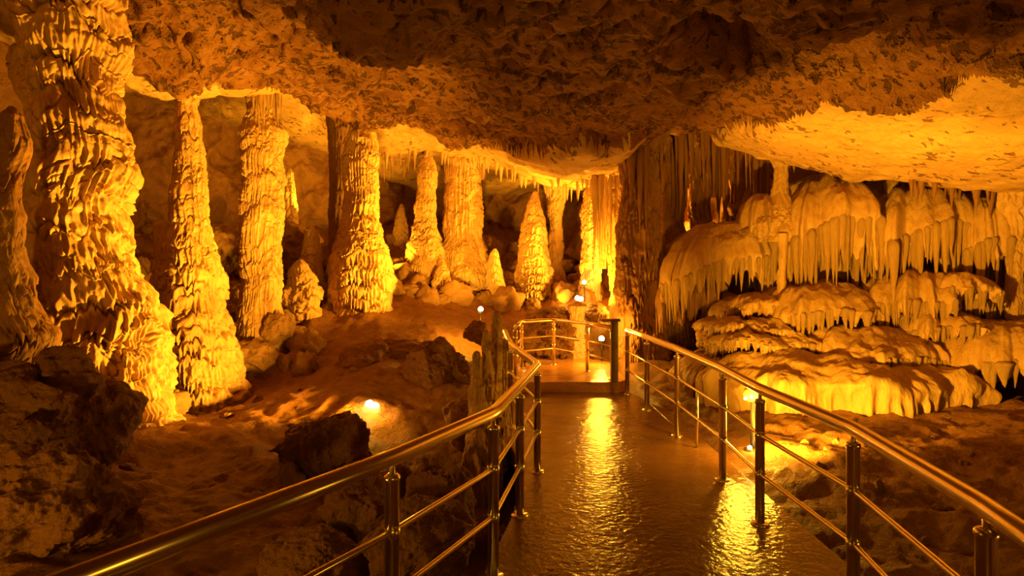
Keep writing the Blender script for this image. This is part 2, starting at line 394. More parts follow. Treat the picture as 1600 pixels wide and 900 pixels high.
# big left column: three grown-together masses
colpx('dripstone_column', (150,640,6.2), (95,-20,6.2), [(640,105),(560,98),(480,90),(400,72),(320,62),(250,66),(170,60),(100,64),(0,78),(-60,100)], M['flow'],
      'huge layered dripstone column nearest the left wall, reaching the roof', 'column', 1, nth=620, nz=760, tier=(.25,.6), tamp=0.33, flute=.09, rough=.16, drip=.07, down=.5, lean=.10)
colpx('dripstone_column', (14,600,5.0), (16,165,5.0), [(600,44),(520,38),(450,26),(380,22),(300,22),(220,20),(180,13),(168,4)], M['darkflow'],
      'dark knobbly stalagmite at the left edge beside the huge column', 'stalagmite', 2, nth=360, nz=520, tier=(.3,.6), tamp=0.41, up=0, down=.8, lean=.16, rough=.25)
colpx('dripstone_column', (305,640,8), (292,145,8), [(640,66),(600,60),(560,54),(500,47),(440,40),(400,36),(360,27),(300,23),(250,20),(200,15),(165,12),(150,16),(138,40)], M['flow'],
      'tall slender layered column second from the left, widening to a fluted foot', 'column', 3, nth=460, nz=700, tier=(.16,.40), tamp=0.41, flute=.13, drip=.12, lean=.06)
dripstone('stalagmite', W(256,500,7.9), W(258,345,7.9), [(0,.16),(.3,.15),(.62,.10),(.8,.13),(.95,.10),(1,.003)], M['flow'],
      'bulbous knob growing on the left flank of the slender column', 'stalagmite', 33, nth=120, nz=120, tamp=0.27, lean=.03)
colpx('dripstone_column', (405,560,9.4), (412,140,9.4), [(560,38),(520,33),(470,28),(400,27),(330,30),(260,27),(210,30),(180,20),(150,24),(125,50)], M['flow'],
      'tall column third from the left, with a fringe of stalactites round its head', 'column', 4, nth=420, nz=640, tier=(.16,.42), tamp=0.38, flute=.12, lean=.06)
colpx('dripstone_column', (563,470,11.5), (566,170,11.5), [(472,48),(440,47),(400,42),(370,32),(340,25),(300,24),(250,24),(220,21),(195,17),(175,22),(150,50)], M['flow'],
      'thick bright column fourth from the left on a domed fluted foot', 'column', 5, nth=460, nz=560, tier=(.2,.45), tamp=0.35, flute=.13, lean=.06)
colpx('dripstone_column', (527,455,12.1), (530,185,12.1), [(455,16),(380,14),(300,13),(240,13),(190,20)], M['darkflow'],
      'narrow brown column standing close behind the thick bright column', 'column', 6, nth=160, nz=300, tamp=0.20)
colpx('dripstone_column', (664,420,13.6), (668,240,13.6), [(420,32),(395,28),(370,21),(340,15),(300,13),(270,15),(255,10),(240,5)], M['flow'],
      'small pointed column between the thick bright column and the wide one', 'column', 7, nth=300, nz=360, tier=(.16,.35), tamp=0.43, lean=.05)
colpx('dripstone_column', (726,430,14.0), (722,232,14.0), [(430,46),(400,38),(375,29),(340,29),(300,28),(262,28),(245,30),(228,55)], M['flow'],
      'wide column with a smooth shaft standing on a mound of rubble', 'column', 8, nth=400, nz=380, tier=(.25,.5), tamp=0.20, flute=.14, lean=.05)
colpx('stalagmite', (835,475,13.4), (836,298,13.4), [(475,30),(440,26),(400,22),(360,18),(330,13),(312,8),(300,3)], M['flow'],
      'tall bright pointed stalagmite in the middle of the far chamber', 'stalagmite', 9, nth=340, nz=400, tier=(.14,.3), tamp=0.38, flute=.12, up=0)
colpx('dripstone_column', (868,430,15), (868,290,15), [(430,13),(400,12),(350,9),(320,12),(300,14),(280,20)], M['flow'],
      'thin column behind the tall pointed stalagmite', 'column', 10, nth=160, nz=240)
for pxx, pyb, sd, lab in [(942,420,90,'pale drapery column hanging from the roof, left one of the bright drapery'),(958,455,91,'pale fluted column in the middle of the bright drapery')]:
    colpx('dripstone_column', (pxx,pyb,11.9), (pxx,270,11.9), [(pyb,5),(pyb-60,8),(340,9),(300,10),(275,13),(255,24)], M['flow'], lab, 'column', sd, nth=200, nz=300, tier=(.3,.6), tamp=0.47, flute=.25, down=0, lean=.06)
colpx('stalagmite', (923,470,12.8), (926,285,12.8), [(470,15),(420,14),(360,14),(320,14),(290,9)], M['flow'],
      'rough stump-like column left of the bright drapery', 'column', 11, nth=260, nz=300, tier=(.12,.25), tamp=0.43)
colpx('dripstone_column', (973,490,11.4), (975,265,11.4), [(490,18),(440,14),(380,10),(340,14),(300,14),(275,16),(250,26)], M['flow'],
      'bright thin column at the corner of the dark drapery wall', 'column', 12, nth=260, nz=360, tier=(.2,.5), tamp=0.41, flute=.16)
# smaller stalagmites among the rubble
for (px, py, d, top, hw, lab, sd) in [
  (450,345,13.0,262,15,'small cone stalagmite on the slope between the third and fourth columns',40),
  (484,440,11.4,352,20,'knobbly stalagmite left of the thick bright column foot',41),
  (626,368,15.2,318,11,'little stalagmite under the fringe of short stalactites',42),
  (470,470,10.8,405,26,'broad low stalagmite beside the third column foot',43),
  (772,450,13.2,388,14,'short pointed stalagmite right of the wide column',44),
  (182,345,13.5,292,16,'blunt stone stump in the alcove right of the huge column',45),
  (690,440,13.0,408,14,'low stump on the rubble before the wide column',46)]:
    colpx('stalagmite', (px,py,d), (px+1,top,d), [(py,hw),((py+top)/2,hw*.72),(top+8,hw*.42),(top+1,hw*.15)], M['flow'], lab, 'stalagmite', sd,
          up=0.0, nth=180, nz=180, tier=(.12,.26), tamp=0.46, down=1.3 if sd == 40 else .4)
# the craggy stalagmite close to the path's left handrail
for i, (pb, pt_, hw, lab) in enumerate([
   ((768,690,5.85),(776,486,5.95),9,'tallest of the thin craggy spikes beside the left handrail'),
   ((757,700,5.75),(760,515,5.8),8,'second tallest craggy spike beside the left handrail'),
   ((744,700,5.7),(744,548,5.7),8,'shorter craggy spike on the outer side of the cluster by the handrail'),
   ((784,690,6.1),(788,530,6.1),6,'thin spike closest to the bend of the left handrail'),
   ((752,700,5.55),(752,590,5.55),9,'stubby spike low in the cluster by the left handrail')]):
    colpx('stalagmite', pb, pt_, [(pb[1],hw*1.7),((pb[1]+pt_[1])/2,hw*1.15),(pt_[1]+40,hw*.9),(pt_[1]+12,hw*.75),(pt_[1]+3,hw*.4)], M['flow'], lab, 'stalagmite', 160+i,
          up=0, nth=130, nz=420, tier=(.05,.16), tamp=.6, flute=.2, rough=.35, lean=.05, fl_freq=16, drip=.12)
boulder_later = [('boulder',752,738,5.5,31,82,'tall pale upright slab of rock under the spikes by the left handrail',330),('boulder',780,700,5.9,14,60,'narrow upright rock between the pale slab and the footpath',331)]

# mound behind the landing
colpx('dripstone_mound', (862,575,11.4), (866,478,11.4), [(575,52),(540,50),(510,44),(490,34),(480,15)], M['boulder'],
      'dark lumpy stone mound right behind the landing rail', 'mound', 19, up=0, nth=360, nz=260, tier=(.12,.3), tamp=0.30, rough=.2, lumps=.3)
colpx('dripstone_column', (903,565,11.0), (900,470,11.0), [(565,15),(520,10),(490,11),(478,14)], M['flow'],
      'short bright pillar lit beside the mound behind the landing', 'pillar', 17, up=0, nth=160, nz=200)
colpx('dripstone_mound', (930,560,11.9), (930,470,11.9), [(560,28),(520,26),(490,20),(475,8)], M['boulder'],
      'brown stone mound between the short pillar and the dark drapery wall', 'mound', 18, up=0, nth=240, nz=200, rough=.2, lumps=.3)

# dark drapery wall right of the far chamber
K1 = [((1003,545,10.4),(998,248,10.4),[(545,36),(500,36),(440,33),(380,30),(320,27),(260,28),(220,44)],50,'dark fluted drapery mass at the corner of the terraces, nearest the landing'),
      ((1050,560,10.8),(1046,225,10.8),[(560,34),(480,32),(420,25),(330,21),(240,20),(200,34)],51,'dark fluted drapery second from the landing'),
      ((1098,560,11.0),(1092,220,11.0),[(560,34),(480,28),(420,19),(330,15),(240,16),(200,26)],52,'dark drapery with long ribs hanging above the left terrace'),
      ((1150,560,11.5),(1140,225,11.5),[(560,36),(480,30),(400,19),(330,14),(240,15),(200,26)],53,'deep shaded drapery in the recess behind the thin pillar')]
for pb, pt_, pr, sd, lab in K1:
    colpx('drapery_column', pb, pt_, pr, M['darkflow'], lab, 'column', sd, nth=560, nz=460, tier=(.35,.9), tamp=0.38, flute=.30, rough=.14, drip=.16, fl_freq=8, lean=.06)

# ------------------------------------------------------------------ stalactites
def stalactite_mesh(seed, n=18, rings=26):
    rs = np.random.RandomState(seed)
    th = np.linspace(0, 2*math.pi, n, endpoint=False); t = np.linspace(0, 1, rings)
    T = t[:, None]+0*th; TH = th[None, :]+0*T
    R = (1-T)**.75*(1-.15*T)+.0
    R = R*np.sqrt(np.clip(T/.10, 0, 1))
    R = R*(1+.16*fbm(np.cos(TH)*1.2+seed, np.sin(TH)*1.2, T*5, 3, seed)) * (1+.10*perlin(T*9+seed, 0*T, 0*T, seed))
    R[-1] = .02
    lx = .25*fbm(T*1.3+seed, 0*T, 0*T, 2, seed+2)
    P = np.stack([R*np.cos(TH)+lx, R*np.sin(TH), -T], -1)
    V = np.vstack([P.reshape(-1, 3), [[lx[-1,0], 0, -1.01]]])
    q = grid_quads(rings, n, True, flip=True)
    c = len(V)-1; b = (rings-1)*n
    tri = np.array([[b+i, c, c, b+(i+1) % n] for i in range(n)])
    return V, q
STM = {}
def st_mesh(kind, i):
    key = (kind, i)
    if key not in STM:
        V, q = stalactite_mesh(200+i)
        me = bpy.data.meshes.new('stalactite')
        me.from_pydata(V.tolist(), [], q.tolist()); me.update()
        me.polygons.foreach_set('use_smooth', [True]*len(me.polygons)); me.materials.append(M[kind]); STM[key] = me
    return STM[key]
def stal(loc, r, L, kind='flow', parent=None, label=None, group=None, up=False):
    o = bpy.data.objects.new('stalactite', st_mesh(kind, random.randrange(7))); COL.objects.link(o)
    o.location = loc; o.scale = (r*random.uniform(.85, 1.2), r, L); o.rotation_euler = (0, 0, random.uniform(0, 6.28))
    if parent: o.parent = parent
    if label: tag(o, label, 'stalactite', group)
    return o
def hang(px0, px1, d, n, r, L, kind, label, group, spread=.15, zoff=.05):
    for i in range(n):
        px = px0+(px1-px0)*(i+random.uniform(.1, .9))/n; dd = (d if not isinstance(d, tuple) else random.uniform(*d))+random.uniform(-spread, spread)
        x = (px-800)*dd/F; z = float(ceil_z(x, dd))
        stal((x, dd, z+zoff+.03), r*random.uniform(.6, 1.4), (L*random.uniform(.45, 1.3))+.1, kind, label=label, group=group)
hang(395,442,9.1,14,.035,.50,'flow','long pale stalactite in the fringe round the head of the third column','stalactites round the third column',.12)
hang(345,392,(9.6,10.2),10,.035,.35,'flow','thin stalactite hanging left of the third column head','stalactites left of the third column')
hang(592,650,(13.2,14.5),16,.05,.35,'flow','short stalactite in the dark niche left of the small pointed column','stalactites in the niche')
hang(550,585,11.0,8,.04,.40,'flow','slim stalactite at the head of the thick bright column','stalactites of the thick column',.1)
hang(690,760,13.6,16,.05,.35,'flow','stalactite fringing the head of the wide column','stalactites of the wide column',.15)
hang(745,870,(12.3,13.6),15,.055,.30,'flow','stalactite on the bright roof edge above the pointed stalagmite','stalactites above the stalagmite')
hang(870,935,(11.6,12.8),10,.045,.40,'flow','stalactite on the bright roof edge right of the pointed stalagmite','stalactites at the far roof edge')
# bright drapery of long stalactites
for i in range(34):
    px = random.uniform(928, 984); d = random.uniform(11.2, 12.2); x = (px-800)*d/F
    z = float(ceil_z(x, d))
    stal((x, d, z+.06), random.uniform(.04, .08), random.uniform(.7, 2.3)*(1.1 if px > 960 else .8), 'flow', label='long pale stalactite in the bright drapery beside the dark wall', group='bright drapery stalactites')
# dark long stalactites on the dark wall
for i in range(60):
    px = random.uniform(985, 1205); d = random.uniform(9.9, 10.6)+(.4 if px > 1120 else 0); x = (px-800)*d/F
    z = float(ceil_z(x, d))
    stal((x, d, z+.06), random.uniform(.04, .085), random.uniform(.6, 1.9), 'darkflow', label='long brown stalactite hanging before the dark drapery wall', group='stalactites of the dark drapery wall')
hang(1225,1420,(8.8,10),26,.045,.30,'darkflow','short stalactite in the dark gap above the terraces','stalactites above the terraces')
hang(1420,1600,(7.6,9),26,.05,.28,'darkflow','stubby stalactite in the gap above the right terraces','stalactites above the right terraces')

# ------------------------------------------------------------------ flowstone terraces
TERR = 0
def terrace(px0, px1, ytop, ylip, ybot, d, depth, label, seed, mat='flow2', nst=0, stL=None, skirt=None, dome=1.0, teeth=.075, tilt=0.0, str_r=.04, tmin=.25, droop=.22):
    """a rounded shelf of flowstone with a fringe; px0..px1 = width seen, d = distance of its front lip"""
    rs = np.random.RandomState(seed)
    dc = d+depth*.55
    x0 = (px0-800)*dc/F; x1 = (px1-800)*dc/F; a = (x1-x0)/2; cx = (x0+x1)/2; cy = d+depth
    zlip = EYE-(ylip-HOR)*d/F; zbot = EYE-(ybot-HOR)*d/F; ztop = EYE-(ytop-HOR)*(d+depth*.6)/F
    L0 = (zlip-zbot)*(skirt if skirt else (.6 if nst else 1.0))
    n = int(min(900, 40+2.2*math.pi*(a+depth)/2/.014)); ns1, ns2, ns3 = 46, 46, 8
    ph = np.linspace(0, 2*math.pi, n, endpoint=False)
    s = np.r_[np.linspace(.02, 1, ns1), 1+np.linspace(0, 1, ns2+1)[1:], 2+np.linspace(0, 1, ns3+1)[1:]]
    S = s[:, None]+0*ph; PH = ph[None, :]+0*S
    C, Sn = np.cos(PH), np.sin(PH)
    se = 2/2.5
    ex = np.sign(C)*np.abs(C)**se; ey = np.sign(Sn)*np.abs(Sn)**se
    ox, oy = seed*2.3 % 40, seed*5.1 % 40
    lob = 1+.26*fbm(C*2.2+ox, Sn*2.2+oy, 0*C, 3, seed)
    ax = ex*a*lob; ay = ey*depth*lob
    rib = np.clip(1-2.6*np.abs(perlin(ax/(teeth*1.25)+ox, ay/(teeth*1.25)+oy, S*.25, seed+3)), 0, 1)
    tooth = .6*rib+.4*np.clip(.5+1.1*perlin(ax/teeth+ox, ay/teeth+oy, 0*C, seed+1)+.5*perlin(ax/teeth*.35, ay/teeth*.35, 0*C, seed+2), 0, 1)
    flute = ridged(ax/(teeth*1.3)+ox, ay/(teeth*1.3)+oy, S*.35, 2, seed+3)-.6
    q1 = np.clip(S, 0, 1); q2 = np.clip(S-1, 0, 1); q3 = np.clip(S-2, 0, 1)
    rho = np.sin(q1*math.pi/2)**(1/dome) if dome != 1 else np.sin(q1*math.pi/2)
    rho = rho*(1-.03*q2)
    zz = ztop-(ztop-zlip)*(1-np.cos(q1*math.pi/2))**1.0
    Lp = L0*(tmin+(1-tmin)*tooth)
    zz = zz-Lp*q2
    round_in = sstep(.55, 1, q2)*.045+.10*q3
    nrm = (.035+.20*teeth)*(rib-.55)*(.22*sstep(.35, 1, q1)+.95*sstep(0, .35, q2))*(1-.6*q3)
    nrm = nrm + .05*fbm(ax*1.9*rho+ox, ay*1.9*rho+oy, zz*1.9, 3, seed+5)*sstep(.0, .4, q1)
    nrm = nrm + .012*fbm(ax*9*rho+ox, ay*9*rho+oy, zz*6, 3, seed+6)
    ll = np.sqrt(ax**2+ay**2)+1e-6
    X = cx+ax*rho+ax/ll*(nrm-round_in); Y = cy+ay*rho+ay/ll*(nrm-round_in)
    # flow ripples on the dome
    zz = zz + (1-sstep(.85, 1, q1))*.09*fbm(ax*rho*2+ox, ay*rho*2+oy, 0*C, 5, seed+7, .55) + tilt*(X-cx)
    zz = zz + q3*L0*.3 - droop*(ztop-zbot)*(np.abs(X-cx)/a)**2.5*np.clip(q1, 0, 1) + .16*min(1, a)*fbm(ax*1.3+ox, ay*1.3+oy, 0*C, 2, seed+27)*q1
    root = empty('flowstone_terrace', (cx, cy, zbot)); tag(root, label, 'flowstone terrace')
    P = np.stack([X-cx, Y-cy, zz-zbot], -1)
    grid_obj('shelf', P, M[mat], root, wrap=True, flip=True)
    if nst:
        stL = stL or L0
        for i in range(nst):
            u = (i+rs.uniform(.15, .85))/nst
            p = math.radians(180+8+164*u); j = int(p/(2*math.pi)*n) % n
            k = ns1+4
            v = P[k, j]
            inn = rs.uniform(-.01, .06)
            f = 1-inn/max(.3, math.hypot(v[0], v[1]))
            stal((v[0]*f, v[1]*f, P[ns1+1, j][2]+.05), str_r*rs.uniform(.6, 1.25), (stL*rs.uniform(.5, 1.1)+.05), mat, root)
    return root
T = terrace
# back mass, so that nothing gapes between the tiers
T(1150,1700,292,400,650,8.75,2.0,'broad brown flowstone bank behind all the tiers',70,'flow2',skirt=1.0,teeth=.16)
T(1212,1400,268,338,452,8.35,1.0,'upper middle tier with very long stalactites below the roof',71,nst=46,stL=1.05,skirt=.75,teeth=.12,str_r=.065)
T(1340,1575,275,350,442,7.95,1.1,'upper right tier with a heavy fringe of long stalactites',72,nst=54,stL=.85,skirt=.8,teeth=.12,str_r=.065)
T(1366,1468,262,292,325,8.6,.6,'small topmost tier tucked under the roof',73,nst=18,stL=.28,teeth=.1)
T(1500,1592,300,368,455,7.7,.5,'narrow tier of long stalactites beside the right edge column',74,nst=18,stL=.72,teeth=.12,str_r=.06)
T(1168,1240,300,340,380,8.9,.6,'small shaded tier at the foot of the thin pillar',75,nst=16,stL=.38,teeth=.1)
T(1035,1240,345,405,480,9.0,1.0,'long shaded tier left of the thin pillar with a ragged fringe',76,'flow2',nst=46,stL=.62,tilt=.12,teeth=.12,str_r=.055)
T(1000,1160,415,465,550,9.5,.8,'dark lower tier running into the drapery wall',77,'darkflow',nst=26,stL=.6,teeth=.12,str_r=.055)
T(1125,1250,460,482,512,8.5,.7,'small left tier just under the ragged fringe',78,nst=20,stL=.18)
T(1185,1410,438,492,535,8.05,1.1,'wide middle tier with an even row of short stalactites',79,nst=50,stL=.38,teeth=.1,str_r=.05)
T(1365,1560,420,468,522,7.6,1.1,'right middle tier drooping steeply to the right',80,nst=46,stL=.40,tilt=-.10,teeth=.1,str_r=.05)
T(1480,1568,428,450,484,7.4,.5,'little tier hooked over the right middle tier',81,nst=14,stL=.3,tilt=-.2,str_r=.045)
T(1425,1556,484,515,558,7.35,.8,'small tier below the right middle tier',82,nst=26,stL=.3,tilt=-.1,str_r=.045)
T(1108,1235,497,514,540,8.0,.8,'slim left tier at half height of the bank',83,nst=22,stL=.17)
T(1108,1300,515,538,570,7.7,.9,'left tier with a short fringe above the lowest terrace',84,nst=34,stL=.22)
T(1245,1535,508,568,608,7.2,1.3,'big smooth domed tier with a scalloped rim',85,nst=60,stL=.24,tilt=-.06,skirt=.6,teeth=.1)
T(1098,1530,552,612,664,6.7,1.5,'lowest and broadest smooth terrace at the foot of the bank',86,skirt=1.5,teeth=.16,tilt=-.02,tmin=.7)
T(1085,1190,560,590,640,7.5,.9,'low brown hump at the left end of the lowest terrace',88,'darkflow',skirt=1.2,teeth=.12)
T(1515,1720,503,560,625,6.6,1.0,'rounded mound with thick drips at the right edge',87,nst=20,stL=.5,str_r=.075,teeth=.14)
colpx('dripstone_column', (1583,530,7.7), (1590,330,7.7), [(530,22),(500,14),(440,12),(380,13),(340,18),(320,26)], M['flow2'],
      'column at the right edge rising behind the rounded mound', 'column', 60, nth=220, nz=300, tamp=0.20, flute=.15, up=.3)
colpx('dripstone_column', (1216,345,9.1), (1222,242,9.1), [(350,34),(325,20),(305,12),(285,9),(262,10),(248,16),(235,30)], M['flow2'],
      'thin pillar joining the roof to the shaded tier', 'pillar', 61, nth=200, nz=200, tamp=0.20, up=.3)
colpx('dripstone_column', (1222,490,8.75), (1222,375,8.75), [(490,8),(440,6),(390,6),(372,8)], M['flow2'],
      'slender rod-like column linking two tiers left of the long stalactites', 'column', 62, nth=100, nz=200, tamp=0.16, up=.1)

# ------------------------------------------------------------------ rocks
def ico(sub):
    import bmesh
    bm = bmesh.new(); bmesh.ops.create_icosphere(bm, subdivisions=sub, radius=1)
    V = np.array([v.co[:] for v in bm.verts]); Fc = np.array([[v.index for v in f.verts] for f in bm.faces]); bm.free(); return V, Fc
ICO = {s: ico(s) for s in (4, 6, 7)}
def rock_verts(seed, sub, sc, rough=.28, crag=.18, freq=1.1):
    V, Fc = ICO[sub]; V = V.copy(); o = seed*3.31
    rs = np.random.RandomState(seed)
    # flatten by random cutting planes for a broken-stone outline
    for _ in range(9):
        n = rs.normal(size=3); n /= np.linalg.norm(n); c = rs.uniform(.62, .95)
        d = V@n-c; V = V-np.outer(np.maximum(d, 0)*.85, n)
    x, y, z = V.T*freq
    d = 1+rough*fbm(x+o, y+o, z, 3, seed)+crag*(ridged(x*1.8+o, y*1.8, z*1.8+o, 4, seed+3)-.8)*.5+.03*fbm(x*9, y*9, z*9, 3, seed+5)
    return V*d[:, None]*np.array(sc), Fc
def boulder(name, px, py, d, hw, hh, label, seed, dep=None, mat='boulder', sub=6, **kw):
    """centre of the rock at (px, py)"""
    x, y, z = W(px, py, d); s = d/F
    V, Fc = rock_verts(seed, sub, (hw*s, dep or (hw+hh)*.5*s, hh*s), **kw)
    o = make_mesh(name, V, Fc, M[mat]); o.location = (x, y, z); tag(o, label, 'rock'); return o
B = boulder
B('boulder',110,650,4.6,88,100,'large dark boulder standing in front of the huge column',301,sub=7)
B('boulder',10,640,4.3,110,85,'smooth dark boulder at the left edge above the rubble',302,sub=7)
B('boulder',55,815,3.4,125,105,'rough brown boulder filling the lower left corner',303,sub=7,crag=.3)
B('boulder',40,680,3.9,26,28,'small round stone perched between the dark boulders',304)
B('boulder',515,700,5.5,70,64,'brown boulder on the clay right before the floodlight',305,sub=7,crag=.25)
B('boulder',300,690,7.0,60,18,'flat clay-covered stone in front of the slender column foot',306)
B('boulder',225,640,6.7,62,42,'rounded stone at the right foot of the huge column',307,mat='rubble')
B('boulder',672,588,8.0,62,52,'big craggy boulder in the middle beside the stalagmite by the handrail',308,sub=7,crag=.25)
B('boulder',590,572,8.8,60,38,'broad boulder leaning left of the big craggy one',309,sub=7)
B('boulder',610,548,9.2,66,18,'flat-topped bank of rock above the craggy boulders',310,sub=7)
B('boulder',560,600,8.3,40,28,'low stone at the left foot of the broad boulder',311)
B('boulder',745,522,9.3,18,20,'small dark stone holding the middle floodlight',312)
B('boulder',650,850,3.4,90,70,'dark rock below the left handrail',313,sub=7)
B('boulder',560,800,4.2,60,60,'dark rock under the boulder by the handrail',314,sub=7)
B('boulder',500,880,3.2,80,50,'flat dark rock at the bottom under the handrail',315,sub=7)
B('boulder',610,745,4.9,34,34,'rounded stone behind the handrail post',316)
B('boulder',690,780,4.0,55,70,'dark rock between handrail and ravine',317,sub=7)
B('boulder',730,660,6.4,40,40,'stone in the ravine behind the craggy stalagmite',318)
B('boulder',440,470,10.6,22,24,'rounded stone at the right foot of the third column',319,mat='rubble')
B('boulder',455,395,12.7,42,50,'shaded rock under the small cone stalagmite on the slope',326,mat='rubble')
B('boulder',508,415,12.3,40,34,'rock on the slope left of the brown column behind the thick one',327,mat='rubble')
B('boulder',495,450,11.6,34,26,'lit rock below the knobbly stalagmite',328,mat='rubble')
B('boulder',350,400,12.0,38,44,'shaded rock on the slope between the slender and third columns',329,mat='rubble')
for q in boulder_later: B(*q,mat='rubble',sub=6,crag=.3)
B('boulder',395,560,9.0,46,30,'lumpy stone heap at the foot of the third column',320,mat='rubble')
B('boulder',430,515,9.2,26,26,'egg shaped stone right of the third column',321,mat='rubble')
B('boulder',350,480,9.7,28,34,'pale rock left of the third column',322,mat='rubble')
B('boulder',1185,690,6.6,40,12,'low stone behind the globe lamp',323)
B('boulder',1105,590,8.3,22,30,'small dark boulder between the right handrail and the terraces',324)
B('boulder',1075,600,8.8,22,34,'dark boulder at the foot of the drapery wall',325)
# rubble: copies of a few broken stones
PROTO = []
for i in range(6):
    V, Fc = rock_verts(400+i, 4, (1, .9, .8), rough=.35, crag=.3)
    me = bpy.data.meshes.new('rubble_stone'); me.from_pydata(V.tolist(), [], Fc.tolist()); me.update()
    me.polygons.foreach_set('use_smooth', [True]*len(me.polygons)); me.materials.append(M['rubble']); PROTO.append(me)
def rubble(n, px, py_d, r, label, group):
    """py_d = (d0, d1) distance range; stones are laid on the floor"""
    for i in range(n):
        p = random.uniform(*px); d = random.uniform(*py_d); x = (p-800)*d/F; z = float(floor_z(x, d, False))
        o = bpy.data.objects.new('rubble_stone', random.choice(PROTO)); COL.objects.link(o)
        s = random.uniform(*r); o.scale = (s*random.uniform(.8, 1.3), s*random.uniform(.8, 1.2), s*random.uniform(.6, 1.2))
        o.rotation_euler = [random.uniform(0, 6.28) for _ in range(3)]; o.location = (x, d, z+s*.25)
        tag(o, label, 'rock', group)
rubble(70,(335,480),(8.8,12.0),(.12,.34),'broken stone in the rubble round the third column foot','rubble round the third column')
rubble(40,(160,400),(11,15),(.15,.42),'stone in the shaded rubble slope behind the slender column','rubble behind the slender column')
rubble(34,(430,530),(11,13),(.10,.30),'stone in the heap left of the thick bright column','rubble left of the thick column')
rubble(46,(600,800),(12,16),(.12,.38),'stone in the rubble mound under the wide column','rubble under the wide column')
rubble(46,(760,930),(12.6,16.5),(.12,.38),'stone in the rubble round the tall pointed stalagmite','rubble round the pointed stalagmite')
rubble(40,(180,620),(4.8,8.2),(.02,.09),'small loose stone on the clay before the columns','loose stones on the clay')
rubble(80,(1230,1590),(3.2,6.4),(.015,.06),'pebble on the clay right of the path','pebbles right of the path')
rubble(22,(420,760),(3.2,5.2),(.06,.20),'loose stone in the ditch under the left handrail','stones under the left handrail')

# ------------------------------------------------------------------ walkway
def prism(name, poly, z0, z1, mat, parent=None, bevel=.012):
    import bmesh
    bm = bmesh.new(); vs = [bm.verts.new((x, y, z0)) for x, y in poly]; f = bm.faces.new(vs)
    r = bmesh.ops.extrude_face_region(bm, geom=[f]); bmesh.ops.translate(bm, verts=[v for v in r['geom'] if isinstance(v, bmesh.types.BMVert)], vec=(0, 0, z1-z0))
    bmesh.ops.recalc_face_normals(bm, faces=bm.faces[:])
    me = bpy.data.meshes.new(name); bm.to_mesh(me); bm.free(); me.materials.append(mat)
    o = bpy.data.objects.new(name, me); COL.objects.link(o)
    if parent: o.parent = parent
    if bevel:
        m = o.modifiers.new('b', 'BEVEL'); m.width = bevel; m.segments = 3; m.limit_method = 'ANGLE'
    return o
way = [(-1.9,-1.5),(-1.75,.2),(-1.3,1.35),(-.62,2.4),(-.17,3.26),(.0,4.09),(.10,5.0),(-.08,6.2),(-.20,7.2),(-.2,8.46),(1.70,8.46),(1.80,8.1),(1.86,6.2),(1.86,3.2),(1.75,1.9),(1.5,.6),(1.3,-1.5)]
tag(prism('walkway', way, -.16, 0, M['wet']), 'wet glossy concrete footpath between the two handrails', 'path', kind='structure')
land = [(-.25,8.40),(.3,8.42),(1.55,8.40),(1.72,8.6),(1.75,10.4),(1.2,11.1),(.1,11.2),(-.4,10.2)]
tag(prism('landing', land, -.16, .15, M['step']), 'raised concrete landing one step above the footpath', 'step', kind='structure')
tag(prism('kerb', [(1.865,-1),(2.02,-1),(2.02,7.4),(1.865,7.9)], -.20, -.03, M['wet']), 'low concrete kerb along the right edge of the footpath', 'kerb', kind='structure')

# ------------------------------------------------------------------ railings
def tube_obj(name, pts, r, mat, parent, seg=20, smooth_n=0, caps=True):
    P = np.array(pts, float)
    Tn = np.gradient(P, axis=0) if len(P) > 2 else np.repeat((P[1:]-P[:1]), 2, 0)
    V = []
    for i, (p, t) in enumerate(zip(P, Tn)):
        if 0 < i < len(P)-1:
            a = P[i]-P[i-1]; b = P[i+1]-P[i]; a /= np.linalg.norm(a); b /= np.linalg.norm(b); t = a+b
            k = 1/max(.5, math.cos(math.acos(max(-1, min(1, float(a@b))))/2))
        else: k = 1; t = (P[1]-P[0]) if i == 0 else (P[-1]-P[-2])
        t = t/np.linalg.norm(t); u = np.cross(t, (0, 0, 1)) if abs(t[2]) < .95 else np.cross(t, (1, 0, 0))
        u /= np.linalg.norm(u); v = np.cross(u, t)
        for j in range(seg):
            a = 2*math.pi*j/seg; V.append(p+r*(k*math.cos(a)*u+math.sin(a)*v))
    q = grid_quads(len(P), seg, True)
    if caps:
        n0 = len(V); V += [P[0], P[-1]]
        q = q.tolist()
        f = [[n0, (j+1) % seg, j] for j in range(seg)] + [[n0+1, (len(P)-1)*seg+j, (len(P)-1)*seg+(j+1) % seg] for j in range(seg)]
        me = bpy.data.meshes.new(name); me.from_pydata([tuple(v) for v in V], [], q+f); me.update()
        me.polygons.foreach_set('use_smooth', [len(p.vertices) == 4 for p in me.polygons])
        me.materials.append(mat); o = bpy.data.objects.new(name, me); COL.objects.link(o)
    else: o = make_mesh(name, V, q, mat)
    if parent: o.parent = parent
    return o
def lathe(name, prof, mat, parent, loc=(0, 0, 0), seg=24):
    V = [(r*math.cos(2*math.pi*j/seg), r*math.sin(2*math.pi*j/seg), z) for r, z in prof for j in range(seg)]
    o = make_mesh(name, V, grid_quads(len(prof), seg, True), mat, parent); o.location = loc; return o
